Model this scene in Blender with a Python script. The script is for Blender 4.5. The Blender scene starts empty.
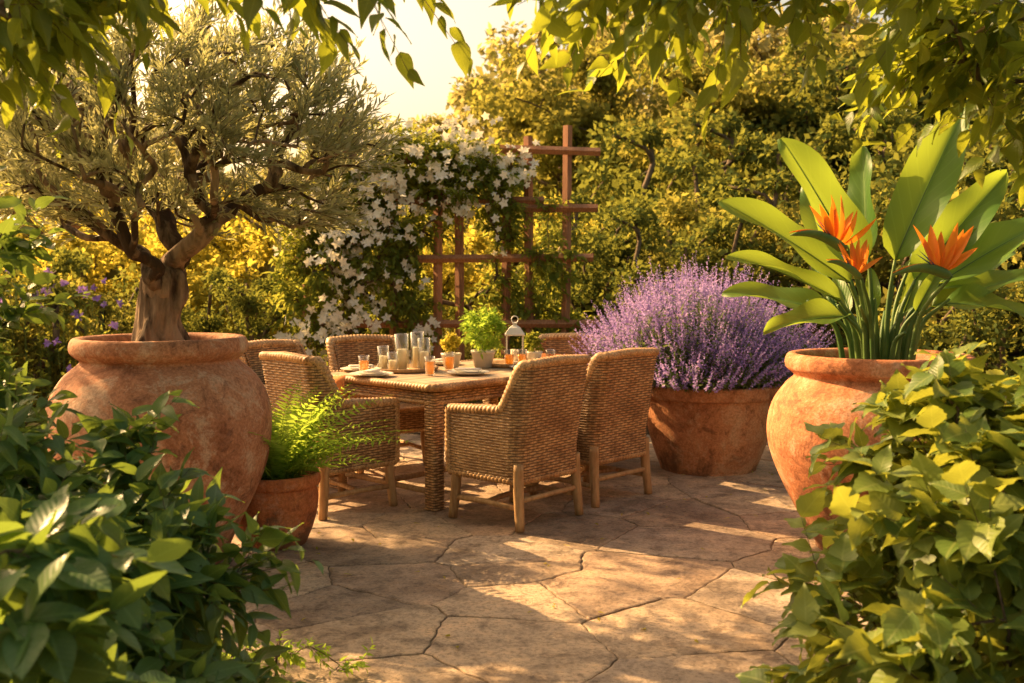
import bpy, math, random
import numpy as np
from mathutils import Vector, noise as mnoise

rng = np.random.default_rng(11)
random.seed(5)
SC = bpy.context.scene

# ------------------------------------------------------------------ materials
def new_mat(name):
    m = bpy.data.materials.new(name); m.use_nodes = True
    nt = m.node_tree; nt.nodes.clear()
    out = nt.nodes.new('ShaderNodeOutputMaterial')
    return m, nt, out

def ramp(nt, fac, stops, interp='LINEAR'):
    r = nt.nodes.new('ShaderNodeValToRGB'); r.color_ramp.interpolation = interp
    el = r.color_ramp.elements
    while len(el) < len(stops): el.new(0.5)
    for e, (p, c) in zip(el, stops):
        e.position = p; e.color = (c[0], c[1], c[2], 1)
    nt.links.new(fac, r.inputs[0]); return r.outputs[0]

def noise_tex(nt, scale, detail=4, rough=.55, vec=None, dist=0):
    n = nt.nodes.new('ShaderNodeTexNoise')
    n.inputs['Scale'].default_value = scale; n.inputs['Detail'].default_value = detail
    n.inputs['Roughness'].default_value = rough; n.inputs['Distortion'].default_value = dist
    if vec is not None: nt.links.new(vec, n.inputs['Vector'])
    return n

def mixc(nt, a, b, fac, mode='MIX'):
    m = nt.nodes.new('ShaderNodeMix'); m.data_type = 'RGBA'; m.blend_type = mode
    for s, v in ((m.inputs[6], a), (m.inputs[7], b), (m.inputs[0], fac)):
        if hasattr(v, 'is_linked'): nt.links.new(v, s)
        else: s.default_value = v if isinstance(v, float) else (v[0], v[1], v[2], 1)
    return m.outputs[2]

def math_n(nt, op, a, b=None, c=None):
    m = nt.nodes.new('ShaderNodeMath'); m.operation = op
    for i, v in enumerate((a, b, c)):
        if v is None: continue
        if hasattr(v, 'is_linked'): nt.links.new(v, m.inputs[i])
        else: m.inputs[i].default_value = v
    return m.outputs[0]

def bump(nt, h, strength, dist=.01, nrm=None):
    b = nt.nodes.new('ShaderNodeBump'); b.inputs['Strength'].default_value = strength
    b.inputs['Distance'].default_value = dist
    nt.links.new(h, b.inputs['Height'])
    if nrm is not None: nt.links.new(nrm, b.inputs['Normal'])
    return b.outputs[0]

def principled(nt, out, col, rough=.6, nrm=None, spec=.4, trans=0., ior=1.45):
    p = nt.nodes.new('ShaderNodeBsdfPrincipled')
    if hasattr(col, 'is_linked'): nt.links.new(col, p.inputs['Base Color'])
    else: p.inputs['Base Color'].default_value = (*col, 1)
    if hasattr(rough, 'is_linked'): nt.links.new(rough, p.inputs['Roughness'])
    else: p.inputs['Roughness'].default_value = rough
    p.inputs['Specular IOR Level'].default_value = spec
    p.inputs['IOR'].default_value = ior
    if nrm is not None: nt.links.new(nrm, p.inputs['Normal'])
    if out is not None: nt.links.new(p.outputs[0], out.inputs[0])
    return p

def leaf_mat(name, dark, mid, light, tcol, tfac=.4, rough=.45, veins=False, spec=.35, cheap=False):
    m, nt, out = new_mat(name)
    g = nt.nodes.new('ShaderNodeNewGeometry')
    col = ramp(nt, g.outputs['Random Per Island'], [(0, dark), (.55, mid), (1, light)])
    nrm = None
    if veins:
        uv = nt.nodes.new('ShaderNodeUVMap')
        sp = nt.nodes.new('ShaderNodeSeparateXYZ'); nt.links.new(uv.outputs[0], sp.inputs[0])
        v = math_n(nt, 'ABSOLUTE', math_n(nt, 'SUBTRACT', sp.outputs[1], .5))
        rib = math_n(nt, 'LESS_THAN', v, .03)
        lat = math_n(nt, 'SINE', math_n(nt, 'MULTIPLY', math_n(nt, 'SUBTRACT', sp.outputs[0], math_n(nt, 'MULTIPLY', v, .55)), 52.))
        latw = math_n(nt, 'GREATER_THAN', lat, .9)
        vein = math_n(nt, 'MAXIMUM', rib, math_n(nt, 'MULTIPLY', latw, .4))
        col = mixc(nt, col, (light[0]*1.5, light[1]*1.4, light[2]*1.7), math_n(nt, 'MULTIPLY', vein, .55))
        nrm = bump(nt, math_n(nt, 'ADD', math_n(nt, 'MULTIPLY', lat, .3), rib), .35, .002)
    t = nt.nodes.new('ShaderNodeBsdfTranslucent'); t.inputs[0].default_value = (*tcol, 1)
    mx = nt.nodes.new('ShaderNodeMixShader'); mx.inputs[0].default_value = tfac
    if cheap:
        p = nt.nodes.new('ShaderNodeBsdfDiffuse'); nt.links.new(col, p.inputs[0])
    else:
        p = principled(nt, None, col, rough, nrm, spec)
    nt.links.new(p.outputs[0], mx.inputs[1]); nt.links.new(t.outputs[0], mx.inputs[2])
    nt.links.new(mx.outputs[0], out.inputs[0])
    return m

def terracotta(name, base=(.46, .19, .09), pale=(.58, .38, .25), dark=(.20, .085, .045), foot=.3):
    m, nt, out = new_mat(name)
    tc = nt.nodes.new('ShaderNodeTexCoord')
    n1 = noise_tex(nt, 2.6, 10, .68, tc.outputs['Object'], .9)
    n2 = noise_tex(nt, 7, 11, .78, tc.outputs['Object'], .4)
    n3 = noise_tex(nt, 75, 4, .7, tc.outputs['Object'])
    c = ramp(nt, n1.outputs[0], [(.36, (base[0]*.55, base[1]*.48, base[2]*.45)), (.46, base), (.56, (base[0]*1.12, base[1]*1.22, base[2]*1.25)), (.65, pale)])
    c = mixc(nt, c, pale, ramp(nt, n2.outputs[0], [(.515, (0, 0, 0)), (.59, (.72, .72, .72))]))
    c = mixc(nt, c, dark, ramp(nt, n2.outputs[0], [(.39, (.8, .8, .8)), (.465, (0, 0, 0))]))
    c = mixc(nt, c, ramp(nt, n3.outputs[0], [(.35, (.70, .66, .62)), (.6, (1.08, 1.08, 1.08))]), 1.0, 'MULTIPLY')
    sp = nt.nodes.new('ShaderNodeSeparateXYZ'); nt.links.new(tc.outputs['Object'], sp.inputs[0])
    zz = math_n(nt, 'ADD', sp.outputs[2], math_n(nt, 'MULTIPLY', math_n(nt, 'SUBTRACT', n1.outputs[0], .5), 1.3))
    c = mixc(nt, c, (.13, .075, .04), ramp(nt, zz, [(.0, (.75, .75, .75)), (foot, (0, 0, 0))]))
    w = nt.nodes.new('ShaderNodeTexWave'); w.bands_direction = 'Z'; w.inputs['Scale'].default_value = 5
    w.inputs['Distortion'].default_value = 4; w.inputs['Detail'].default_value = 3
    nt.links.new(tc.outputs['Object'], w.inputs['Vector'])
    b = bump(nt, w.outputs[1], .06, .01)
    b = bump(nt, n2.outputs[0], .8, .016, b)
    b = bump(nt, n3.outputs[0], .6, .004, b)
    principled(nt, out, c, .8, b, .25)
    return m

def simple_mat(name, c1, c2, scale=8, rough=.7, bs=.3, bd=.005, stretch=None, spec=.3, lo=.36, hi=.64):
    m, nt, out = new_mat(name)
    tc = nt.nodes.new('ShaderNodeTexCoord'); vec = tc.outputs['Object']
    if stretch:
        mp = nt.nodes.new('ShaderNodeMapping'); mp.inputs['Scale'].default_value = stretch
        nt.links.new(vec, mp.inputs['Vector']); vec = mp.outputs[0]
    n = noise_tex(nt, scale, 6, .6, vec, .3)
    g = nt.nodes.new('ShaderNodeNewGeometry')
    f = math_n(nt, 'ADD', math_n(nt, 'MULTIPLY', n.outputs[0], .8), math_n(nt, 'MULTIPLY', g.outputs['Random Per Island'], .2))
    c = ramp(nt, f, [(lo, c1), (hi, c2)])
    principled(nt, out, c, rough, bump(nt, n.outputs[0], bs, bd), spec)
    return m

def wicker_mat():
    m, nt, out = new_mat('wicker')
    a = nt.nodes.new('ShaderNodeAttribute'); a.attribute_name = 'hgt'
    tc = nt.nodes.new('ShaderNodeTexCoord')
    n = noise_tex(nt, 9, 5, .6, tc.outputs['Object'])
    n2 = noise_tex(nt, 110, 2, .6, tc.outputs['Object'])
    c = ramp(nt, n.outputs[0], [(.36, (.36, .20, .085)), (.5, (.52, .31, .14)), (.64, (.64, .42, .21))])
    c = mixc(nt, c, ramp(nt, n2.outputs[0], [(.38, (.64, .60, .56)), (.62, (1.18, 1.15, 1.1))]), 1.0, 'MULTIPLY')
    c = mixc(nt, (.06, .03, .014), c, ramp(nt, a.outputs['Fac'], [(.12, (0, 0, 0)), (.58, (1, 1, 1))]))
    principled(nt, out, c, .5, None, .4)
    return m

def stone_mat():
    m, nt, out = new_mat('flagstone')
    g = nt.nodes.new('ShaderNodeNewGeometry')
    tc = nt.nodes.new('ShaderNodeTexCoord')
    base = ramp(nt, g.outputs['Random Per Island'], [(0, (.36, .27, .195)), (.17, (.49, .375, .265)), (.33, (.41, .32, .245)), (.5, (.53, .40, .28)), (.66, (.43, .31, .22)), (.83, (.48, .385, .295))], 'CONSTANT')
    n1 = noise_tex(nt, 1.8, 9, .72, tc.outputs['Object'], .6)
    n2 = noise_tex(nt, 7, 10, .78, tc.outputs['Object'], .3)
    n3 = noise_tex(nt, 50, 5, .8, tc.outputs['Object'])
    c = mixc(nt, base, ramp(nt, n1.outputs[0], [(.38, (.62, .58, .54)), (.5, (1, .98, .95)), (.62, (1.22, 1.15, 1.05))]), 1.0, 'MULTIPLY')
    c = mixc(nt, c, ramp(nt, n2.outputs[0], [(.38, (.48, .45, .42)), (.5, (1, 1, 1)), (.64, (1.2, 1.16, 1.1))]), 1.0, 'MULTIPLY')
    c = mixc(nt, c, ramp(nt, n3.outputs[0], [(.36, (.58, .56, .53)), (.52, (1.06, 1.06, 1.06))]), 1.0, 'MULTIPLY')
    b = bump(nt, n1.outputs[0], .3, .02)
    b = bump(nt, n2.outputs[0], .9, .020, b)
    b = bump(nt, n3.outputs[0], .8, .006, b)
    principled(nt, out, c, ramp(nt, n2.outputs[0], [(.35, (.45,)*3), (.65, (.8,)*3)]), b, .4)
    return m

M = {}
M['olive'] = leaf_mat('olive_leaf', (.14, .155, .085), (.26, .28, .16), (.44, .44, .31), (.58, .56, .22), .40, .42)
M['canopy'] = leaf_mat('canopy_leaf', (.035, .080, .012), (.07, .13, .018), (.13, .19, .03), (.44, .48, .035), .45, .4, True)
M['right'] = leaf_mat('viburnum_leaf', (.055, .11, .022), (.11, .175, .035), (.22, .265, .06), (.52, .54, .06), .36, .42, True)
M['left'] = leaf_mat('laurel_leaf', (.03, .08, .026), (.065, .135, .038), (.12, .20, .055), (.34, .46, .06), .34, .36, True)
M['bg1'] = leaf_mat('tree_leaf', (.065, .085, .022), (.13, .145, .035), (.24, .225, .06), (.50, .45, .08), .44, cheap=True)
M['far'] = leaf_mat('hazed_far_leaf', (.13, .135, .06), (.22, .21, .09), (.34, .31, .14), (.60, .52, .17), .44, cheap=True)  # distance haze painted into the leaf colour: paler and duller
M['bg2'] = leaf_mat('dark_tree_leaf', (.03, .048, .018), (.06, .09, .028), (.12, .14, .04), (.30, .31, .05), .40, cheap=True)
M['gold'] = leaf_mat('golden_shrub_leaf', (.12, .15, .03), (.23, .24, .045), (.38, .34, .07), (.80, .66, .09), .5, cheap=True)
M['jas'] = leaf_mat('jasmine_leaf', (.045, .085, .02), (.09, .145, .03), (.18, .22, .045), (.52, .52, .07), .44, cheap=True)
M['fern'] = leaf_mat('fern_leaf', (.11, .20, .03), (.18, .30, .04), (.28, .40, .06), (.52, .68, .08), .42, cheap=True)
M['lavleaf'] = leaf_mat('lavender_leaf', (.06, .10, .035), (.11, .165, .06), (.18, .23, .09), (.28, .36, .10), .35, cheap=True)
M['lavfl'] = leaf_mat('lavender_flower', (.18, .11, .36), (.34, .23, .57), (.56, .44, .74), (.58, .40, .72), .37, cheap=True)
M['purple'] = leaf_mat('purple_petal', (.16, .08, .35), (.28, .16, .5), (.42, .3, .62), (.5, .3, .7), .3, cheap=True)
M['white'] = leaf_mat('white_petal', (.74, .70, .58), (.8, .77, .66), (.86, .84, .76), (.9, .82, .6), .4, cheap=True)
M['orange'] = leaf_mat('orange_sepal', (.80, .17, .012), (.85, .24, .018), (.9, .32, .03), (.95, .3, .02), .35, .45)
M['blue'] = leaf_mat('blue_petal', (.04, .06, .35), (.05, .08, .45), (.08, .1, .5), (.08, .1, .6), .2, .4)
M['banana'] = leaf_mat('strelitzia_leaf', (.045, .12, .022), (.075, .17, .03), (.12, .23, .04), (.42, .55, .05), .40, .42, True, .3)
M['stem'] = simple_mat('green_stem', (.05, .11, .025), (.14, .21, .05), 6, .5, .1)
M['bark'] = simple_mat('olive_bark', (.06, .038, .024), (.36, .25, .16), 15, .95, 1.0, .04, (1, 1, .25), .2, .42, .62)
M['twig'] = simple_mat('twig_bark', (.06, .04, .025), (.17, .12, .07), 20, .85, .4)
M['wood'] = simple_mat('stained_timber', (.20, .085, .04), (.42, .20, .10), 12, .75, .5, .004, (6, 6, .5))
M['legwood'] = simple_mat('chair_wood', (.28, .155, .065), (.50, .31, .145), 10, .6, .4, .004, (5, 5, .8))
M['tabletop'] = simple_mat('table_board', (.32, .22, .13), (.58, .42, .27), 6, .5, .3, .002, (1, 9, 9))
M['soil'] = simple_mat('soil', (.03, .02, .012), (.085, .055, .03), 30, .95, 1.0, .02)
M['joint'] = simple_mat('joint_sand', (.13, .095, .06), (.26, .195, .13), 25, .95, .8, .01)
M['grass'] = simple_mat('grass_ground', (.045, .07, .015), (.16, .17, .035), 3, .95, .9, .03)
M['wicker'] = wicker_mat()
M['stone'] = stone_mat()
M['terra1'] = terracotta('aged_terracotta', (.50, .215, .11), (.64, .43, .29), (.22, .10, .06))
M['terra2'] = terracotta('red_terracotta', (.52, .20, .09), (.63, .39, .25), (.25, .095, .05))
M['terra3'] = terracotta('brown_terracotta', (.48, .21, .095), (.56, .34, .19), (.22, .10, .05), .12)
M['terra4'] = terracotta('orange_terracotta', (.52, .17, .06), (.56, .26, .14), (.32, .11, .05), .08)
M['ceramic'] = simple_mat('cream_ceramic', (.62, .55, .44), (.74, .68, .58), 5, .35, .05)
M['linen'] = simple_mat('linen', (.55, .48, .38), (.68, .62, .52), 60, .9, .3, .002)
M['cushion'] = simple_mat('rust_cushion', (.55, .19, .06), (.68, .29, .10), 70, .9, .4, .002)
M['metal'] = simple_mat('lantern_metal', (.60, .56, .48), (.75, .70, .62), 10, .45, .1)
M['wax'] = simple_mat('candle_wax', (.80, .68, .46), (.85, .75, .55), 5, .5, .05)
def thin_glass(name, tcol, body=None, bf=0.):
    m, nt, out = new_mat(name)
    tr = nt.nodes.new('ShaderNodeBsdfTransparent'); tr.inputs[0].default_value = (*tcol, 1)
    gl = nt.nodes.new('ShaderNodeBsdfGlossy'); gl.inputs['Roughness'].default_value = .03
    lw = nt.nodes.new('ShaderNodeLayerWeight'); lw.inputs[0].default_value = .35
    f = math_n(nt, 'ADD', math_n(nt, 'MULTIPLY', lw.outputs[1], .55), .06)
    mx = nt.nodes.new('ShaderNodeMixShader'); nt.links.new(f, mx.inputs[0])
    nt.links.new(tr.outputs[0], mx.inputs[1]); nt.links.new(gl.outputs[0], mx.inputs[2])
    last = mx.outputs[0]
    if body:
        t = nt.nodes.new('ShaderNodeBsdfTranslucent'); t.inputs[0].default_value = (*body, 1)
        m2 = nt.nodes.new('ShaderNodeMixShader'); m2.inputs[0].default_value = bf
        nt.links.new(last, m2.inputs[1]); nt.links.new(t.outputs[0], m2.inputs[2]); last = m2.outputs[0]
    nt.links.new(last, out.inputs[0]); return m
M['glass'] = thin_glass('clear_glass', (.95, .95, .92))
M['amber'] = thin_glass('amber_drink', (.95, .62, .22), (.95, .55, .12), .5)

# ------------------------------------------------------------------ mesh helpers
def unit(a):
    a = np.asarray(a, float); n = np.linalg.norm(a, axis=-1, keepdims=True); n[n < 1e-9] = 1
    return a / n

class MB:
    def __init__(s): s.V = []; s.F = []; s.U = []; s.I = []; s.H = []; s.n = 0; s.mats = []
    def add(s, V, F, mat, uv=None, hgt=None):
        if mat not in s.mats: s.mats.append(mat)
        V = np.asarray(V, np.float32); F = np.asarray(F, np.int64)
        s.V.append(V); s.F.append(F + s.n); s.n += len(V)
        s.U.append(np.zeros((len(V), 2), np.float32) if uv is None else uv)
        s.H.append(np.ones(len(V), np.float32) if hgt is None else hgt)
        s.I.append(np.full(len(F), s.mats.index(mat)))
    def mesh(s, name, smooth=True):
        V = np.concatenate(s.V); F = np.concatenate(s.F); U = np.concatenate(s.U); I = np.concatenate(s.I); H = np.concatenate(s.H)
        me = bpy.data.meshes.new(name); n = len(F)
        me.vertices.add(len(V)); me.vertices.foreach_set('co', V.ravel().astype(np.float32))
        me.loops.add(n * 4); me.loops.foreach_set('vertex_index', F.ravel().astype(np.int32))
        me.polygons.add(n); me.polygons.foreach_set('loop_start', np.arange(0, n * 4, 4, dtype=np.int32))
        for k in s.mats: me.materials.append(M[k])
        me.polygons.foreach_set('material_index', I.astype(np.int32))
        me.polygons.foreach_set('use_smooth', np.full(n, smooth))
        uvl = me.uv_layers.new(name='UVMap')
        uvl.data.foreach_set('uv', U[F.ravel()].ravel().astype(np.float32))
        at = me.attributes.new('hgt', 'FLOAT', 'POINT'); at.data.foreach_set('value', H.astype(np.float32))
        me.update(calc_edges=True); me.validate()
        return me
    def obj(s, name, parent=None, smooth=True):
        ob = bpy.data.objects.new(name, s.mesh(name, smooth)); SC.collection.objects.link(ob)
        if parent: ob.parent = parent
        return ob

def empty(name, loc=(0, 0, 0), rot=0, scale=1):
    e = bpy.data.objects.new(name, None); SC.collection.objects.link(e)
    e.location = loc; e.rotation_euler = (0, 0, rot); e.scale = (scale,)*3; e.empty_display_size = .1
    return e

def grid_faces(nr, nc, closed=False):
    i = np.arange(nr - 1)[:, None]; j = np.arange(nc if closed else nc - 1)[None, :]
    a = i * nc + j; b = i * nc + (j + 1) % nc
    return np.stack([a, b, b + nc, a + nc], -1).reshape(-1, 4)

def tube(P, R, sides=7, lump=0., seed=0, cap=True):
    P = np.asarray(P, float); R = np.asarray(R, float) * np.ones(len(P))
    if cap:
        P = np.vstack([P[:1], P, P[-1:]]); R = np.concatenate([[R[0]*.02], R, [R[-1]*.02]])
    T = np.gradient(P, axis=0); T[np.linalg.norm(T, axis=1) < 1e-8] = (0, 0, 1); T = unit(T)
    if cap: T[0] = T[1]; T[-1] = T[-2]
    ref = np.array([1., 0, 0]) if abs(T[0][0]) < .8 else np.array([0, 1., 0])
    N = []; n = ref
    for t in T:
        n = n - t * np.dot(n, t); n = n / (np.linalg.norm(n) + 1e-9); N.append(n)
    N = np.array(N); B = np.cross(T, N)
    a = np.linspace(0, 2*np.pi, sides, endpoint=False)
    r = R[:, None] * np.ones((1, sides))
    if lump:
        g = np.random.default_rng(seed); ph = g.random(4)*6.28
        s = np.arange(len(P))[:, None]
        r = r * (1 + lump * (np.sin(3*a[None] + s*.35 + ph[0]) * .6 + np.sin(5*a[None] - s*.5 + ph[1]) * .4 + .5*np.sin(s*.9 + ph[2] + a[None])))
    V = P[:, None] + r[..., None] * (np.cos(a)[None, :, None]*N[:, None] + np.sin(a)[None, :, None]*B[:, None])
    return V.reshape(-1, 3), grid_faces(len(P), sides, True)

def catmull(P, k=5):
    P = np.asarray(P, float); Q = np.vstack([2*P[0]-P[1], P, 2*P[-1]-P[-2]]); out = []
    for i in range(1, len(Q)-2):
        for t in np.linspace(0, 1, k, endpoint=False):
            p0, p1, p2, p3 = Q[i-1], Q[i], Q[i+1], Q[i+2]
            out.append(.5*((2*p1)+(-p0+p2)*t+(2*p0-5*p1+4*p2-p3)*t*t+(-p0+3*p1-3*p2+p3)*t**3))
    out.append(P[-1]); return np.array(out)

def lathe(prof, seg=64, k=4, wob=0.):
    p = catmull(prof, k) if k > 1 else np.asarray(prof, float)
    p[:, 0] = np.maximum(p[:, 0], .0005)
    a = np.linspace(0, 2*np.pi, seg, endpoint=False)
    r = p[:, 0][:, None] * (1 + wob*(np.sin(2*a+1)[None]*.6 + np.sin(3*a + p[:, 1][:, None]*5) * .4))
    V = np.stack([r*np.cos(a), r*np.sin(a), np.repeat(p[:, 1][:, None], seg, 1)], -1).reshape(-1, 3)
    return V, grid_faces(len(p), seg, True)

def box(c, s, rot=None, bev=.15):
    hx, hy, hz = s[0]/2, s[1]/2, s[2]/2; b = min(hx, hy, hz)*bev*2
    def ring(x, y, z, b):
        return [(-x+b, -y, z), (x-b, -y, z), (x, -y+b, z), (x, y-b, z), (x-b, y, z), (-x+b, y, z), (-x, y-b, z), (-x, -y+b, z)]
    V = []
    V += [(0, 0, -hz)]*8 + ring(hx-b, hy-b, -hz, b*.5) + ring(hx, hy, -hz+b, b) + ring(hx, hy, hz-b, b) + ring(hx-b, hy-b, hz, b*.5) + [(0, 0, hz)]*8
    V = np.array(V, float)
    if rot is not None: V = V @ np.asarray(rot).T
    return V + np.asarray(c), grid_faces(6, 8, True)

def rotm(axis, ang):
    from mathutils import Matrix
    return np.array(Matrix.Rotation(ang, 3, axis))

def leaf_tmpl(rows, W, shape='oval', fold=.25, droop=.25, serr=0., wav=0.):
    u = np.linspace(0, 1, rows)
    if shape == 'oval': w = np.sin(np.pi*u**.8)**.75
    elif shape == 'point': w = np.sin(np.pi*u**.7)*(1-u*.35)*1.15
    elif shape == 'lance': w = np.sin(np.pi*u**.75)**.8
    w = np.clip(w, 0.01, None)*W/2
    if serr: w = w*(1 + serr*np.where(np.arange(rows) % 2, 1, -1)*np.sin(np.pi*u))
    V = []; UV = []
    for i in range(rows):
        for v in (-1, 0, 1):
            V.append((u[i] - (serr*.6*abs(v)*np.sin(np.pi*u[i]))*.3, v*w[i], fold*abs(v)*w[i] - droop*u[i]**2 + wav*np.sin(u[i]*9+v*1.3)*abs(v)*W*.2))
            UV.append((u[i], .5+.5*v*w[i]/(W/2)))
    return np.array(V, float), grid_faces(rows, 3), np.array(UV, np.float32)
T_far = (np.array([(0, 0, 0), (.45, -.3, .05), (1, 0, -.1), (.5, .3, .05)], float), np.array([[0, 1, 2, 3]]), np.array([(0, .5), (.5, 0), (1, .5), (.5, 1)], np.float32))
T_thin = (np.array([(0, 0, 0), (.5, -.11, .02), (1, 0, -.08), (.5, .11, .02)], float), np.array([[0, 1, 2, 3]]), T_far[2])
T_pin = (np.array([(0, 0, 0), (.3, -.13, .02), (1, 0, -.14), (.3, .13, .02)], float), np.array([[0, 1, 2, 3]]), T_far[2])
T_mid = leaf_tmpl(4, .42, 'point', .3, .2)
T_near = leaf_tmpl(8, .46, 'point', .28, .28, 0, .3)
T_serr = leaf_tmpl(13, .66, 'point', .22, .22, .07, .35)
T_oval = leaf_tmpl(8, .50, 'oval', .22, .2, 0, .25)

def place(mb, T, pos, d, up, sc, mat):
    tv, tf, tu = T; pos = np.asarray(pos); N = len(pos)
    if N == 0: return
    X = unit(d); Y = unit(np.cross(up, X)); Z = np.cross(X, Y)
    sc = np.asarray(sc)*np.ones(N)
    wj = (.8 + .4*rng.random(N))
    V = pos[:, None] + sc[:, None, None]*(tv[None, :, 0, None]*X[:, None] + (tv[None, :, 1]*wj[:, None])[..., None]*Y[:, None] + tv[None, :, 2, None]*Z[:, None])
    F = tf[None] + (np.arange(N)*len(tv))[:, None, None]
    mb.add(V.reshape(-1, 3), F.reshape(-1, 4), mat, np.tile(tu, (N, 1)))

def rvec(n): return unit(rng.normal(size=(n, 3)))
def ell(n, c, r, shell=.5):
    d = rvec(n); rad = (shell**3 + (1-shell**3)*rng.random(n))**(1/3)
    return np.asarray(c) + d*rad[:, None]*np.asarray(r)

def grow(root, targets, step=.12, jit=.25, r_tip=.004, power=.5, first=None, pl=.35, up=.2):
    P = [np.asarray(p, float) for p in root]; par = [-1] + list(range(len(root)-1)); L = [0.]
    for i in range(1, len(P)): L.append(L[-1] + np.linalg.norm(P[i]-P[i-1]))
    first = len(root)-1 if first is None else first
    L = [l - L[first] for l in L]
    paths = [list(range(len(root)))]
    ts = sorted([np.asarray(t) for t in targets], key=lambda t: np.linalg.norm(t-P[len(root)-1]))
    for t in ts:
        A = np.array(P[first:]); c = np.linalg.norm(A-t, axis=1) + pl*np.array(L[first:])
        k = int(np.argmin(c)) + first; p = P[k]
        dist = np.linalg.norm(t-p)
        if dist < step*.5: continue
        n = max(2, int(dist/step)); pd = unit(p-P[par[k]]) if par[k] >= 0 else np.array([0, 0, 1.])
        ctrl = p + (pd*.55 + np.array([0, 0, up]))*dist*.45
        idx = [k]; prev = k
        for i in range(1, n+1):
            u = i/n; q = (1-u)**2*p + 2*u*(1-u)*ctrl + u*u*t
            if i < n: q = q + rng.normal(size=3)*step*jit
            P.append(q); par.append(prev); L.append(L[prev] + np.linalg.norm(q-P[prev])); prev = len(P)-1; idx.append(prev)
        paths.append(idx)
    cnt = np.zeros(len(P))
    for pth in paths[1:]:
        i = pth[-1]
        while i >= 0: cnt[i] += 1; i = par[i]
    cnt = np.maximum(cnt, 1); R = r_tip*cnt**power
    out = []
    for j, pth in enumerate(paths):
        r = R[pth].copy()
        if j > 0 and len(r) > 1: r[0] = min(r[0], r[1]*1.15)
        out.append((np.array([P[i] for i in pth]), r))
    return out

def add_limbs(mb, paths, mat, sides=6, lump=0.):
    for i, (p, r) in enumerate(paths):
        if len(p) < 2: continue
        if len(p) > 2:
            k = catmull(np.column_stack([p, r]), 2 if sides < 8 else 3); p, r = k[:, :3], k[:, 3]
        v, f = tube(p, r, sides, lump, i); mb.add(v, f, mat)

def spawn(paths, n_per, frac=.6, spread=.8, upb=.2, skip=1, center=None):
    S = []; D = []
    for P, r in paths[skip:]:
        m = len(P); tg = unit(P[-1]-P[-2])
        for j in range(n_per):
            f = (1 - frac*rng.random())*(m-1); i = int(min(f, m-2)); p = P[i] + (P[i+1]-P[i])*(f-i)
            d = tg + rvec(1)[0]*spread + np.array([0, 0, upb])
            if center is not None: d = d + unit(p-np.asarray(center))*.5
            S.append(p); D.append(d)
    return np.array(S), unit(np.array(D))

def sprays(S, D, L, K, leaf, a=.6, b=.8, droop=.1, ldroop=.2, upr=.5, lj=.3, start=.1):
    N = len(S); Ls = L*(.6+.8*rng.random(N))
    t = start + (1-start)*(np.arange(K)+.5)/K
    s0 = unit(np.cross(D, np.array([0, 0, 1.])+rng.normal(size=(N, 3))*.3)); s1 = np.cross(D, s0)
    ph = rng.random(N)*6.28
    ang = ph[:, None] + np.arange(K)[None]*2.4
    side = np.cos(ang)[..., None]*s0[:, None]*1.0 + np.sin(ang)[..., None]*s1[:, None]*.7
    pos = S[:, None] + D[:, None]*(Ls[:, None]*t[None])[..., None]; pos[..., 2] -= droop*Ls[:, None]*t[None]**2
    d = D[:, None]*a + side*b + rng.normal(size=(N, K, 3))*.2; d[..., 2] -= ldroop
    up = np.array([0, 0, 1.]) + rng.normal(size=(N, K, 3))*upr
    sc = leaf*(1-lj+2*lj*rng.random((N, K)))*(1-.25*t[None])
    E = S + D*Ls[:, None]; E[:, 2] -= droop*Ls
    return pos.reshape(-1, 3), d.reshape(-1, 3), up.reshape(-1, 3), sc.reshape(-1), (S, E)

def twigs(mb, S, E, r, mat):
    N = len(S); d = unit(E-S); a = unit(np.cross(d, [0.3, .2, 1.])); b = np.cross(d, a)
    V = []
    for k, (c, rr) in enumerate(((S, r), (E, r*.4))):
        for an in (0, 2.09, 4.19): V.append(c + rr*(math.cos(an)*a + math.sin(an)*b))
    V = np.stack(V, 1).reshape(-1, 3)
    f = np.array([[0, 1, 4, 3], [1, 2, 5, 4], [2, 0, 3, 5]])
    mb.add(V, (f[None] + (np.arange(N)*6)[:, None, None]).reshape(-1, 4), mat)

def bush(name, loc, ells, T, leaf, mat, ntarget=60, n_per=6, K=9, L=.22, r_tip=.003, upb=.2, spread=.8, ldroop=.2, shell=.55, upr=.5, droop=.1):
    e = empty(name, loc)
    tg = np.vstack([ell(max(3, int(ntarget*w)), c, r, shell) for (c, r, w) in ells])
    tg = tg[tg[:, 2] > .04]
    paths = grow([(0, 0, -.03), (0, 0, .06), (0.01, 0, .14)], tg, .12, .2, r_tip, .45)
    st = MB(); add_limbs(st, paths, 'twig', 5)
    S, D = spawn(paths, n_per, .7, spread, upb)
    p, d, u, s, (a, b) = sprays(S, D, L, K, leaf, droop=droop, ldroop=ldroop, upr=upr)
    keep = p[:, 2] > .02
    twigs(st, a, b, r_tip*.6, 'twig'); st.obj('stems', e)
    lv = MB(); place(lv, T, p[keep], d[keep], u[keep], s[keep], mat)
    lv.obj('leaves', e)
    return e, paths

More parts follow.
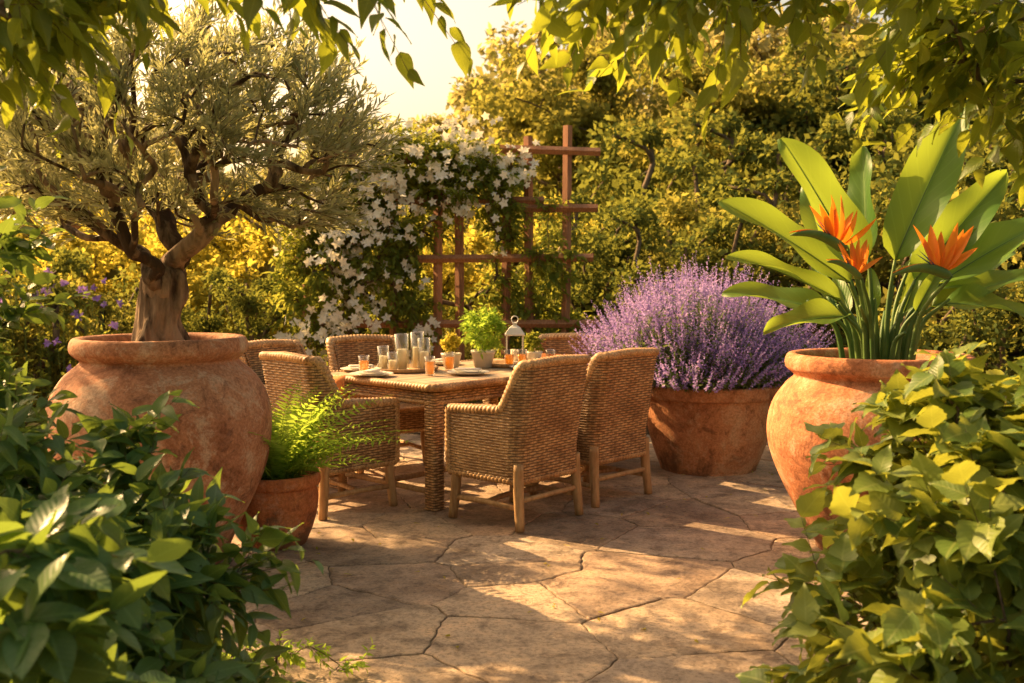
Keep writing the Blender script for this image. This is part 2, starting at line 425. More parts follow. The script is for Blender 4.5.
# ------------------------------------------------------------------ world, sun, camera
w = bpy.data.worlds.new("World"); SC.world = w; w.use_nodes = True
nt = w.node_tree; nt.nodes.clear()
wo = nt.nodes.new('ShaderNodeOutputWorld'); bg = nt.nodes.new('ShaderNodeBackground')
sky = nt.nodes.new('ShaderNodeTexSky'); sky.sky_type = 'NISHITA'; sky.sun_disc = False
AZ = math.radians(57); EL = math.radians(32)      # sun to the left, behind the table
sky.sun_elevation = EL; sky.sun_rotation = -AZ
sky.dust_density = 6.0; sky.air_density = 1.3; sky.ozone_density = .5
tint = mixc(nt, sky.outputs[0], (2.05, 1.62, 1.16), 1.0, 'MULTIPLY')
nt.links.new(tint, bg.inputs[0]); bg.inputs[1].default_value = .15
nt.links.new(bg.outputs[0], wo.inputs[0])

toward = Vector((-math.sin(AZ)*math.cos(EL), math.cos(AZ)*math.cos(EL), math.sin(EL)))
sl = bpy.data.lights.new('sun', 'SUN'); sl.energy = 5.0; sl.angle = math.radians(.5); sl.color = (2.8, 1.78, .80)
so = bpy.data.objects.new('sun', sl); SC.collection.objects.link(so); so.location = toward*30
so.rotation_euler = toward.to_track_quat('Z', 'Y').to_euler()

cam = bpy.data.cameras.new('camera'); co = bpy.data.objects.new('camera', cam); SC.collection.objects.link(co)
cam.lens = 35; cam.sensor_width = 36; cam.clip_end = 800
co.location = (0, 0, 1.36); co.rotation_euler = (math.radians(90-3.53), 0, 0)
cam.dof.use_dof = True; cam.dof.focus_distance = 4.7; cam.dof.aperture_fstop = 3.5
SC.camera = co
SC.view_settings.view_transform = 'Standard'; SC.view_settings.look = 'None'; SC.view_settings.exposure = 0

# ------------------------------------------------------------------ ground & patio
g = np.linspace(-1, 1, 81); gx = np.sign(g)*np.abs(g)**2.5*300
X, Y = np.meshgrid(gx, gx + 6); Z = np.full_like(X, -.035)
far = np.hypot(X, Y-5); Z += np.where(far > 12, np.sin(X*.13)*np.cos(Y*.11)*.25*np.clip((far-12)/15, 0, 1), 0)
mb = MB(); mb.add(np.stack([X, Y, Z], -1).reshape(-1, 3), grid_faces(81, 81), 'grass'); mb.obj('ground')
mb = MB()
xs = np.linspace(-6, 6, 60); ys = np.linspace(-.5, 13, 60); X, Y = np.meshgrid(xs, ys)
mb.add(np.stack([X, Y, -.026 + .004*np.sin(X*7)*np.cos(Y*6)], -1).reshape(-1, 3), grid_faces(60, 60), 'soil'); mb.obj('soil_bed')

pat = empty('flagstone_patio')
BX0, BX1, BY0, BY1 = -2.7, 3.4, 2.2, 8.7
mb = MB(); mb.add([(BX0, BY0, -.004), (BX1, BY0, -.004), (BX1, BY1, -.004), (BX0, BY1, -.004)], [[0, 1, 2, 3]], 'joint'); mb.obj('joint_sand', pat)
def clip(poly, p, n):
    out = []
    for i in range(len(poly)):
        a = poly[i]; b = poly[(i+1) % len(poly)]; da = np.dot(a-p, n); db = np.dot(b-p, n)
        if da >= 0: out.append(a)
        if da*db < 0: out.append(a + (b-a)*da/(da-db))
    return out
prng = random.Random(31)
sites = []; r_ = 0; yy = BY0 - .3
while yy < BY1 + .6:
    xx = BX0 - .5 + prng.uniform(0, .5)
    while xx < BX1 + .6:
        sites.append((xx + prng.uniform(-.16, .16), yy + prng.uniform(-.13, .13))); xx += prng.uniform(.40, 1.15)
    yy += prng.uniform(.32, .58); r_ += 1
sites = np.array(sites)
rot_ = rotm('Z', .16)[:2, :2]; cc = np.array([.3, 5.]); sites = (sites-cc)@rot_.T + cc
stones = []
for i, s_ in enumerate(sites):
    poly = [np.array(p, float) for p in ((BX0, BY0), (BX1, BY0), (BX1, BY1), (BX0, BY1))]
    order = np.argsort(((sites-s_)**2).sum(1))[1:24]
    for j in order:
        poly = clip(poly, (s_+sites[j])/2, unit(s_-sites[j]))
        if len(poly) < 3: break
    if len(poly) >= 3: stones.append(poly)
SV = []; SF = []
def wig(p): return .005*np.array([math.sin(p[0]*23+p[1]*11)+.9*math.sin(p[1]*61), math.sin(p[1]*21-p[0]*13)+.9*math.sin(p[0]*57)])
for poly in stones:
    P = np.array(poly)
    if np.ptp(P, 0).min() < .06: continue
    cr = (P[1][0]-P[0][0])*(P[2][1]-P[1][1])-(P[1][1]-P[0][1])*(P[2][0]-P[1][0])
    if cr < 0: P = P[::-1]
    pts = []
    for i in range(len(P)):
        a, b = P[i], P[(i+1) % len(P)]; L = np.linalg.norm(b-a); n = max(1, int(L/.04))
        for k in range(n): q = a + (b-a)*k/n; pts.append(q + wig(q))
    pts = np.array(pts)
    tn = np.roll(pts, -1, 0)-np.roll(pts, 1, 0); nn = unit(np.column_stack([-tn[:, 1], tn[:, 0]]))
    jj = np.array([prng.uniform(-.001, .004) for _ in pts])[:, None]
    outer = pts + nn*(.0025+jj); inner = pts + nn*(.009+jj*1.4); c = pts.mean(0)
    zt = prng.uniform(.0, .006); tx, ty = prng.uniform(-.005, .005), prng.uniform(-.005, .005)
    n = len(pts); b0 = len(SV)
    for q in outer: SV.append((q[0], q[1], -.03))
    for q in outer: SV.append((q[0], q[1], zt-.003 + tx*(q[0]-c[0]) + ty*(q[1]-c[1])))
    for q in inner: SV.append((q[0], q[1], zt + tx*(q[0]-c[0]) + ty*(q[1]-c[1])))
    for i in range(n):
        j = (i+1) % n
        SF.append((b0+i, b0+j, b0+n+j, b0+n+i)); SF.append((b0+n+i, b0+n+j, b0+2*n+j, b0+2*n+i))
    SF.append(tuple(b0+2*n+i for i in range(n)))
me = bpy.data.meshes.new('stones'); me.from_pydata(SV, [], SF); me.materials.append(M['stone']); me.update()
ob = bpy.data.objects.new('stones', me); SC.collection.objects.link(ob); ob.parent = pat

mb = MB(); n = 110
p = np.column_stack([rng.uniform(-1.6, 2.2, n), rng.uniform(3.4, 7.8, n), rng.uniform(.010, .016, n)])
d = rvec(n); d[:, 2] *= .1; place(mb, T_mid, p, d, np.array([0, 0, 1.])+rng.normal(size=(n, 3))*.2, rng.uniform(.02, .045, n), 'gold'); mb.obj('fallen_leaves')

# ------------------------------------------------------------------ pots
def pot(loc, prof, mat, soil_r, soil_z, wob=.006, sc=1.):
    e = empty('terracotta_pot', loc, 0, sc)
    mb = MB(); v, f = lathe(prof, 96, 5, wob); mb.add(v, f, mat)
    mb.obj('pot_body', e)
    mb = MB(); r = np.linspace(.001, soil_r, 14); v, f = lathe([(x, soil_z + .012*math.sin(x*40)) for x in r[::-1]], 48, 1); mb.add(v, f, 'soil'); mb.obj('potting_soil', e)
    return e
PL = (-1.68, 4.75, 0); PR = (1.84, 4.98, 0); PV = (1.42, 7.15, 0); PF = (-1.22, 5.08, 0)
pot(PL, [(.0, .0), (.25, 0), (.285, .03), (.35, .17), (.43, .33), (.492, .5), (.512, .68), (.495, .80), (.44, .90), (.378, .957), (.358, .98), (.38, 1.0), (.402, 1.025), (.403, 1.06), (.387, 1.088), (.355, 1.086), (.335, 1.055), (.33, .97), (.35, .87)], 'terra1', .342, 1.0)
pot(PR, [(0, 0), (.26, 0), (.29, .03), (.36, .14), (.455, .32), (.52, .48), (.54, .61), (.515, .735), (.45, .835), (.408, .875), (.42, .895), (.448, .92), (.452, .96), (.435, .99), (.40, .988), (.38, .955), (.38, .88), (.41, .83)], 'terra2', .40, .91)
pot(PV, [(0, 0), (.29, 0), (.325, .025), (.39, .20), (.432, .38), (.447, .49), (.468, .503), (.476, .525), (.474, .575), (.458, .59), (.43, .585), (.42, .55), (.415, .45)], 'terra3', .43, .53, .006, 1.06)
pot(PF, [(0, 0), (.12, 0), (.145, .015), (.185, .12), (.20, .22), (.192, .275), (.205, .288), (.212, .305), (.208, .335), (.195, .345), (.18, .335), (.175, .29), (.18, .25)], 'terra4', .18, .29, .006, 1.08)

# ------------------------------------------------------------------ olive tree
e = empty('olive_tree', (PL[0], PL[1], .98))
tr = MB()
trunk_c = catmull([(-.02, 0, -.03), (-.01, 0, .08), (-.01, 0, .18), (.01, .005, .28), (.03, 0, .38), (.04, 0, .47)], 12)
TZ = np.linspace(0, 1, len(trunk_c)); A_ = np.linspace(0, 6.28319, 64, endpoint=False)
R0_ = .102 + .050*(1-TZ)**3
R0_ = R0_*np.where(TZ > .72, np.sqrt(np.clip(1-((TZ-.72)/.285)**2, .0004, 1)), 1)   # rounds over inside the fork
Z2, A2 = np.meshgrid(TZ, A_, indexing='ij')
rid = lambda x: 1-np.abs(np.sin(x))
rad = R0_[:, None]*(1 + .22*(rid(2.5*A2+Z2*1.6+np.sin(Z2*5)*.5)-.5) + .16*(rid(4.5*A2-1+Z2*2.2+np.sin(A2*2+Z2*5)*.7)-.5) + .07*np.sin(A2*2-Z2*6) + .05*np.sin(A2*9+Z2*9))
nz = np.array([[mnoise.noise(Vector((math.cos(a)*2.2, math.sin(a)*2.2, z*4))) for a in A_] for z in TZ])
rad *= 1 + .28*nz
V = trunk_c[:, None] + np.stack([rad*np.cos(A2), rad*np.sin(A2), 0*rad], -1)
tr.add(V.reshape(-1, 3), grid_faces(len(TZ), 64, True), 'bark')
OC = np.array([.10, 0, 1.04]); ORr = np.array([.95, .80, .55])
mains = []
for k, (a, el_) in enumerate([(182, 34), (150, 52), (-4, 38), (20, 54), (250, 46), (300, 58), (100, 48), (205, 62), (340, 60), (60, 70), (130, 72), (275, 76)]):
    a = math.radians(a + random.uniform(-10, 10)); el2 = math.radians(el_)
    d = np.array([math.cos(a)*math.cos(el2), math.sin(a)*math.cos(el2), math.sin(el2)])
    mains.append(np.array([.02, 0, .30]) + d*(.48 + .12*random.random()))
tg = np.vstack([ell(290, OC, ORr, .66), ell(60, OC+[0, 0, .1], ORr*.6, .2)])
tg = tg[tg[:, 2] > .68 - .12*np.abs(tg[:, 0]-.1)]
root = [tuple(trunk_c[i]) for i in (14, 24, 32, 38)]
ps = grow(root, list(mains) + list(tg), .085, .30, .0050, .47, first=1, pl=.45, up=.10)
ps[0] = (ps[0][0], np.minimum(ps[0][1], .07))
add_limbs(tr, ps, 'bark', 8, .09)
S, D = spawn(ps, 5, .50, .75, .40, center=(.1, 0, .7))
p, d, u, s, (a, b) = sprays(S, D, .19, 15, .066, a=.85, b=.55, droop=.08, ldroop=-.05, upr=.8)
keep = p[:, 2] > .58 - .05*np.abs(p[:, 0])
twigs(tr, a, b, .0018, 'twig'); tr.obj('trunk_and_limbs', e)
lv = MB(); place(lv, T_thin, p[keep], d[keep], u[keep], s[keep], 'olive'); lv.obj('leaves', e)

# ------------------------------------------------------------------ fern
e = empty('fern_plant', (PF[0], PF[1], .31))
st = MB(); lv = MB()
for k in range(95):
    a = random.uniform(0, 6.283); el_ = random.uniform(.70, 1.5); L = random.uniform(.38, .72)
    d0 = np.array([math.cos(a)*math.cos(el_), math.sin(a)*math.cos(el_), math.sin(el_)])
    n_ = 24; t = np.linspace(0, 1, n_)[:, None]
    P_ = d0*t*L + np.array([math.cos(a), math.sin(a), -.75])*t**2.4*L*random.uniform(.25, .5) + np.array([math.cos(a), math.sin(a), 0])*.05
    P_ += np.cumsum(rng.normal(size=(n_, 3))*.0012, 0)
    v, f = tube(P_, np.linspace(.0028, .0008, n_), 4); st.add(v, f, 'fern')
    T = unit(np.gradient(P_, axis=0)); side = unit(np.cross(T, [math.sin(k)*.4, math.cos(k)*.4, 1.])); upv = np.cross(side, T)
    tt = np.linspace(0, 1, n_)*.95+.05; ll = (.078*np.sin(np.pi*tt**.85)**.7)*(.85+.3*random.random())
    for sg in (-1, 1):
        pp = P_[2:]; m_ = len(pp)
        place(lv, T_pin, pp, side[2:]*sg + T[2:]*.3 + rng.normal(size=(m_, 3))*.12, upv[2:]+rng.normal(size=(m_, 3))*.25, ll[2:], 'fern')
st.obj('stalks', e); lv.obj('fronds', e)

# ------------------------------------------------------------------ lavender
e = empty('lavender_plant', (PV[0]-.09, PV[1], .58))
st = MB(); lv = MB(); fl = MB(); N = 2200
az = rng.random(N)*6.283; th = np.arccos(1 - rng.random(N)*.95)
d = np.column_stack([np.sin(th)*np.cos(az), np.sin(th)*np.sin(az), np.cos(th)])
Ls = rng.uniform(.58, 1.0, N)*(1+.07*np.sin(az*3+1)+.05*np.sin(th*7+az*2))
Sx = np.column_stack([d[:, 0]*.25, d[:, 1]*.25, rng.random(N)*.04])
E = d*Ls[:, None]*np.array([.88, .80, .78]); E[:, 2] += .05
dd = unit(E-Sx + np.array([0, 0, .45])*np.linalg.norm(E-Sx, axis=1)[:, None])
twigs(st, Sx, E, .0022, 'stem')
K = 12; t = np.linspace(.25, .9, K); pos = Sx[:, None] + (E-Sx)[:, None]*t[None, :, None]
dr = d[:, None]*.6 + rvec(N*K).reshape(N, K, 3)*.8
place(lv, T_thin, pos.reshape(-1, 3), dr.reshape(-1, 3), rvec(N*K), .05, 'lavleaf')
K = 24; t = np.linspace(0, 1, K); slen = rng.uniform(.12, .24, N)
pos = E[:, None] + dd[:, None]*((t[None]-.35)*slen[:, None])[..., None]
dr = rvec(N*K).reshape(N, K, 3) + dd[:, None]*.5
whorl = .6 + .4*np.abs(np.sin(t*14))
place(fl, T_far, pos.reshape(-1, 3), dr.reshape(-1, 3), rvec(N*K), (np.ones((N, 1))*(.027*whorl*(1-.5*t))[None]).ravel(), 'lavfl')
st.obj('stems', e); lv.obj('leaves', e); fl.obj('flower_spikes', e)

# ------------------------------------------------------------------ bird of paradise
e = empty('bird_of_paradise_plant', (PR[0], PR[1], 0))
st = MB(); lv = MB(); fl = MB()
def paddle(base, tip, width, nrm, sag=.06, wave=.0):
    base = np.array(base, float); tip = np.array(tip, float); ax = tip-base; L = np.linalg.norm(ax); x = ax/L
    n = np.array(nrm, float); n = n - x*np.dot(n, x); n = n/np.linalg.norm(n); y = np.cross(n, x)
    R = 22; C = 9; u = np.linspace(0, 1, R); v = np.linspace(-1, 1, C)
    wd = np.clip(np.sin(np.pi*np.clip(u, 0, 1)**.78), 0, 1)**.62*width/2 + .004
    ph = random.random()*6
    V = []; UV = []
    for i in range(R):
        for vv in v:
            edge = wave*math.sin(u[i]*9+ph+(2 if vv > 0 else 0))*abs(vv)**2*width*.14
            V.append(base + x*(u[i]*L) + y*vv*wd[i] + n*(.48*abs(vv)**1.2*wd[i] + edge - sag*L*(u[i]**2)*1.6))
            UV.append((u[i], .5+.5*vv))
    lv.add(np.array(V), grid_faces(R, C), 'banana', np.array(UV, np.float32))
    mr = np.array([base + x*(t*L) + n*(-.003 - sag*L*t*t*1.6) for t in np.linspace(0, .97, 12)])
    vv_, ff = tube(mr, np.linspace(.007, .002, 12), 6); st.add(vv_, ff, 'stem')
def petiole(root, base, r=.011):
    root = np.array(root, float); base = np.array(base, float)
    m_ = (root+base)/2 + np.array([(root[0]-base[0])*.22, (root[1]-base[1])*.22, .05])
    p = catmull([root, m_, base], 7); v, f = tube(p, np.linspace(r*1.5, r*.7, len(p)), 8); st.add(v, f, 'stem')
leaves = [
 ((-.12, -.02, 1.42), (-.50, -.10, 2.06), .25, (.25, -.9, .2), .05),
 ((-.03, .10, 1.50), (-.06, .16, 2.05), .19, (-.9, -.5, .1), .02),
 ((.07, .00, 1.46), (.38, -.03, 2.24), .26, (-.5, -.8, .1), .05),
 ((.185, .03, 1.36), (.62, .00, 1.92), .23, (-.3, -.9, .35), .06),
 ((.27, -.04, 1.34), (.82, -.14, 1.74), .21, (-.3, -.7, .7), .08),
 ((-.15, .02, 1.35), (-.76, .02, 1.80), .22, (.3, -.75, .6), .06),
 ((-.22, -.05, 1.26), (-.74, -.15, 1.55), .16, (.1, -.5, .9), .10),
 ((-.20, -.10, 1.18), (-.62, -.28, 1.20), .17, (0, -.5, .9), .14),
 ((.32, .00, 1.24), (.74, -.10, 1.26), .19, (0, -.5, .9), .14),
 ((.22, .18, 1.45), (.44, .40, 1.98), .20, (.5, -.8, 0), .04),
 ((-.10, .20, 1.42), (-.28, .44, 1.92), .18, (-.5, -.8, 0), .04),
 ((.30, .14, 1.3), (.84, .30, 1.58), .19, (0, -.7, .7), .08),
 ((-.24, .10, 1.20), (-.72, .24, 1.36), .17, (.1, -.6, .8), .10),
 ((.30, .10, 1.22), (.84, .06, 1.46), .18, (-.2, -.6, .8), .09),
]
for i, (b_, t_, w_, n_, s_) in enumerate(leaves):
    paddle(b_, t_, w_, n_, s_, .9)
    petiole((b_[0]*.42, b_[1]*.6, .90), b_)
for k in range(22):
    a = random.random()*6.28; r = random.uniform(.03, .19)
    root_ = (math.cos(a)*r, math.sin(a)*r, .90); tp = (math.cos(a)*r*2.2, math.sin(a)*r*2.1, random.uniform(1.10, 1.34))
    petiole(root_, tp, .011)
    if k % 4 == 0: paddle(tp, (tp[0]*1.6, tp[1]*1.6, tp[2]+.22), .07, (-.3, -.8, .4), .05, .5)
def bop_flower(c, dirx, sc=1.):
    c = np.array(c, float); d0 = unit(np.array(dirx, float)); up = np.array([0, 0, 1.])
    petiole((c[0]*.4, c[1]*.5, .9), c - d0*.01*sc, .010)
    t = np.linspace(0, 1, 14); P_ = c + d0*(t[:, None]*.25*sc) + up*(.035*np.sin(t*3.0))[:, None]*sc
    v, f = tube(P_, .022*sc*(1-t)**.7*(.55+.9*t**.3)+.001, 8); fl.add(v, f, 'stem')
    P2 = P_ + up*.012*sc; v, f = tube(P2[1:], .010*sc*(1-t[1:])+.0015, 6); fl.add(v, f, 'orange')
    n = 8; T = leaf_tmpl(9, .20, 'lance', .5, .10)
    for k in range(n):
        f_ = k/(n-1); dirv = d0*(-.85+1.45*f_) + up*(1.0-.25*abs(f_-.5)) + rvec(1)[0]*.2
        pb = c + d0*(.01+.06*f_)*sc + up*.02*sc
        place(fl, T, pb[None], dirv[None], (rvec(1)[0]*.6+np.array([0, -.9, 0]))[None], np.array([.20*sc*(.8+.35*random.random())]), 'orange')
    for k in range(2):
        place(fl, leaf_tmpl(7, .16, 'lance', .5, 0), (c+up*.02+d0*.05)[None], (d0*.8+up*(.55+.2*k))[None], np.array([[0, -.3, 1.]]), np.array([.13*sc]), 'blue')
bop_flower((-.28, -.30, 1.50), (-1, -.2, .22), 1.15)
bop_flower((-.22, -.34, 1.37), (-.9, -.3, .35), .8)
bop_flower((.16, -.42, 1.38), (-.97, -.15, -.02), 1.12)
st.obj('stalks', e); lv.obj('leaves', e); fl.obj('flowers', e)

# ------------------------------------------------------------------ wicker furniture
def weave_sheet(mb, path, zfun0, topf, inward=0., closed=False, pitch=.0155, stake=.040, amp=.0072, xf=None, flip=False):
    path = np.asarray(path, float)
    seg = np.linalg.norm(np.diff(np.vstack([path, path[:1]]) if closed else path, axis=0), axis=1)
    s = np.concatenate([[0], np.cumsum(seg)]); tot = s[-1]
    PP = np.vstack([path, path[:1]]) if closed else path
    n = int(tot/(stake/4)); n += n % 2
    if closed: ns = max(2, 2*round(tot/stake/2)); stake = tot/ns; n = ns*4
    uu = np.linspace(0, tot, n + (0 if closed else 1), endpoint=not closed)
    x = np.interp(uu, s, PP[:, 0]); y = np.interp(uu, s, PP[:, 1])
    if closed: tx = np.roll(x, -1)-np.roll(x, 1); ty = np.roll(y, -1)-np.roll(y, 1)
    else: tx = np.gradient(x); ty = np.gradient(y)
    l = np.hypot(tx, ty); nx, ny = ty/l, -tx/l
    if flip: nx, ny = -nx, -ny
    top = np.array([topf(a/tot) for a in uu]); z0 = zfun0
    nr = int((top.max()-z0)/pitch)*4 + 1
    zz = z0 + np.arange(nr)*pitch/4
    row = (np.arange(nr)//4); t = (np.arange(nr) % 4)/4
    prof = np.sqrt(np.clip(1-(2*t-1)**2, 0, 1))
    sgn = np.sin(np.pi*uu[None]/stake + np.pi*row[:, None])
    h = prof[:, None]*(.35+.65*(.5+.5*sgn))
    off = amp*h
    V = np.stack([x[None]+nx[None]*off, y[None]+ny[None]*off, np.minimum(zz[:, None], top[None])], -1)
    F = grid_faces(nr, n if closed else n+1, closed)
    cl = (zz[:, None] > top[None] + pitch/4).ravel()
    F = F[~np.all(cl[F], axis=1)]
    V = V.reshape(-1, 3)
    if xf is not None: V = xf(V)
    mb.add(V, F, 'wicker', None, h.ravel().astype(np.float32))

def rope(mb, P, R, xf=None, sides=10, twist=230):
    P = np.asarray(P, float); L = np.concatenate([[0], np.cumsum(np.linalg.norm(np.diff(P, axis=0), axis=1))])
    n = int(L[-1]/.004); u = np.linspace(0, L[-1], n); Q = np.column_stack([np.interp(u, L, P[:, i]) for i in range(3)])
    T = unit(np.gradient(Q, axis=0)); ref = np.array([0, 0, 1.]); N_ = unit(np.cross(T, ref)+1e-6); B = np.cross(T, N_)
    a = np.linspace(0, 6.283, sides, endpoint=False); h = np.abs(np.sin(u[:, None]*twist/2 + a[None]*1.0))
    r = R*(.84+.22*h)
    V = Q[:, None] + r[..., None]*(np.cos(a)[None, :, None]*N_[:, None]+np.sin(a)[None, :, None]*B[:, None])
    V = V.reshape(-1, 3)
    if xf: V = xf(V)
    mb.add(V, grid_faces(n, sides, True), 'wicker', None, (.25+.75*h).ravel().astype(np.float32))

def chair_meshes():
    a_, fy, by, cr = .285, .27, -.26, .08
    path = [(-a_, fy)]
    for t in np.linspace(0, 1, 20)[1:]: path.append((-a_, fy + (by+cr-fy)*t))
    for t in np.linspace(0, math.pi/2, 10)[1:]: path.append((-a_+cr-cr*math.cos(t), by+cr-cr*math.sin(t)))
    for t in np.linspace(0, 1, 20)[1:]: path.append((-a_+cr+(2*a_-2*cr)*t, by))
    for t in np.linspace(0, math.pi/2, 10)[1:]: path.append((a_-cr+cr*math.sin(t), by+cr-cr*math.cos(t)))
    for t in np.linspace(0, 1, 20)[1:]: path.append((a_, by+cr+(fy-by-cr)*t))
    path = np.array(path)
    def top(u):
        k = min(u, 1-u)
        s = np.clip((k-.235)/.085, 0, 1); s = s*s*(3-2*s)
        return .645 - .02*(1-np.clip(k/.2, 0, 1)) + .255*s + .015*np.clip((k-.3)/.2, 0, 1)
    def xf(V):
        V = V.copy(); bk = np.clip(-V[:, 1]/.26, 0, 1); V[:, 1] -= np.maximum(V[:, 2]-.42, 0)*.17*bk
        V[:, 0] *= 1 + np.maximum(V[:, 2]-.3, 0)*.06
        return V
    mb = MB()
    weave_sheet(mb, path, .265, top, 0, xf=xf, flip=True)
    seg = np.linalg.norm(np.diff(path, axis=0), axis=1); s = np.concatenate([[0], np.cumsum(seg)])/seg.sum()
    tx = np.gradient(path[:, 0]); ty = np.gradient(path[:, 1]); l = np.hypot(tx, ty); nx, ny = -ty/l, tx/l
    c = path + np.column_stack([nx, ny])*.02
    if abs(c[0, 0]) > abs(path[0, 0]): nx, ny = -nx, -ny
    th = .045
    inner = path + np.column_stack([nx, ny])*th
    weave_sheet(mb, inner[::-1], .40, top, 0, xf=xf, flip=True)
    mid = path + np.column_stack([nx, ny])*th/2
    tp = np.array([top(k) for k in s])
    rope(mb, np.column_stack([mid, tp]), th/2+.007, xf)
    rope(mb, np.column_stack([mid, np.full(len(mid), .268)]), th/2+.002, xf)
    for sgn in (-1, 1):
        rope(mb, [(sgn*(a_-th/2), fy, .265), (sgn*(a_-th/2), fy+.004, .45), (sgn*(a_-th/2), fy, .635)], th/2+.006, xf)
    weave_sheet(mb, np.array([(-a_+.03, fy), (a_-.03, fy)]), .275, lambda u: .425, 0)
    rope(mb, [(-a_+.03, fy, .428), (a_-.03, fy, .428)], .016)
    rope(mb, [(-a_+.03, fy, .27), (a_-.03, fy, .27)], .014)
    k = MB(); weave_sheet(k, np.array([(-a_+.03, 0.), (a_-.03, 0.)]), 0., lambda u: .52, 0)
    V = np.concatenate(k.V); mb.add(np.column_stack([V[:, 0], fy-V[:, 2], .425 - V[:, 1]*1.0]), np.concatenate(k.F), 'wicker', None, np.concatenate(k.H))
    shell = mb.mesh('wicker_shell')
    lg = MB()
    for sx in (-1, 1):
        for sy in (-1, 1):
            x, y = sx*.252, sy*.230
            v, f = tube(catmull([(x, y, .36), (x*1.01, y*1.02, .2), (x*1.05, y*1.10, .0)], 4), [.030, .030, .030, .030, .030, .029, .028, .027, .026], 10, .05, 1); lg.add(v, f, 'legwood')
    legs = lg.mesh('legs')
    sr = MB()
    for sx in (-1, 1):
        v, f = tube([(sx*.258, -.24, .12), (sx*.25, 0, .125), (sx*.258, .24, .12)], .016, 8); sr.add(v, f, 'legwood')
    v, f = tube(catmull([(-.25, 0, .125), (0, .03, .13), (.25, 0, .125)], 5), .016, 8); sr.add(v, f, 'legwood')
    v, f = tube([(-.255, -.238, .16), (.255, -.238, .16)], .015, 8); sr.add(v, f, 'legwood')
    return shell, legs, sr.mesh('stretchers')
CM = chair_meshes()
CMN = ('wicker_shell', 'legs', 'stretchers')
def cushion(parent, loc, size, rx, mat):
    mb = MB(); n = 21; g_ = np.linspace(-1, 1, n); A, B = np.meshgrid(g_, g_)
    for sg in (1, -1):
        h = (np.clip(1-np.abs(A)**2.6, 0, 1)*np.clip(1-np.abs(B)**2.6, 0, 1))**.55
        pin = 1 - .06*(1-(A*B)**2)*np.maximum(np.abs(A), np.abs(B))**4
        V = np.stack([A*size/2*pin, B*size/2*pin, sg*h*size*.17], -1).reshape(-1, 3)
        V = V @ rotm('X', rx).T + np.array(loc); mb.add(V, grid_faces(n, n), mat)
    return mb.obj('cushion', parent)
def chair(x, y, face, cush=None):
    e = empty('wicker_armchair', (x, y, .006), math.radians(face-90))
    for nm, me in zip(CMN, CM):
        o = bpy.data.objects.new(nm, me); SC.collection.objects.link(o); o.parent = e
    if cush: cushion(e, (0, -.09, .62), .38, math.radians(72), cush)
    return e
TA = 47; e1 = np.array([math.cos(math.radians(TA)), math.sin(math.radians(TA))]); e2 = np.array([-e1[1], e1[0]])
chair(.025, 5.66, TA+90+2)
chair(.50, 6.24, TA+90-1)
chair(-1.08, 5.93, TA-2, 'cushion')
chair(.36, 7.49, TA+180+18, 'cushion')
chair(-.98, 7.28, TA-90-14)
chair(-1.46, 6.70, TA-90+8, 'linen')

tx0, ty0 = -.31, 6.66
tb = empty('wicker_dining_table', (tx0, ty0, .006), math.radians(TA))
mb = MB(); nb = 9; HW, HD = .80, .55
for i in range(nb):
    wdt = 2*HD/nb; v, f = box((0, -HD+wdt*(i+.5), .735), (2*HW-.05, wdt-.004, .028), None, .12); mb.add(v, f, 'tabletop')
mb.obj('tabletop_boards', tb, False)
mb = MB()
def rrect(hx, hy, r, n=6):
    P = []
    for cx, cy, a0 in ((hx-r, hy-r, 0), (-hx+r, hy-r, 90), (-hx+r, -hy+r, 180), (hx-r, -hy+r, 270)):
        for k in range(n+1): a = math.radians(a0+90*k/n); P.append((cx+r*math.cos(a), cy+r*math.sin(a)))
    return np.array(P)
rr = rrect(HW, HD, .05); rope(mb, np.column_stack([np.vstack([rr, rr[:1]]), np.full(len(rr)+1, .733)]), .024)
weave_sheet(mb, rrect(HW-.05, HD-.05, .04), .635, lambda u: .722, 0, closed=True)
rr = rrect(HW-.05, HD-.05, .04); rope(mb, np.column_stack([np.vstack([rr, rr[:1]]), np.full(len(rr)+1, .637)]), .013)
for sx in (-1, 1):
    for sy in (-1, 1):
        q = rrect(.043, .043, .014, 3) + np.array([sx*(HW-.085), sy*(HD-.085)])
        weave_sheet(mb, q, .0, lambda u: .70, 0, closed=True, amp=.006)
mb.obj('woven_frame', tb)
mb = MB()
for sx in (-1, 1):
    v, f = tube([(sx*(HW-.085), -(HD-.085), .10), (sx*(HW-.085), HD-.085, .10)], .018, 8); mb.add(v, f, 'legwood')
v, f = tube([(-(HW-.085), 0, .105), (HW-.085, 0, .105)], .02, 8); mb.add(v, f, 'legwood')
mb.obj('stretchers', tb)

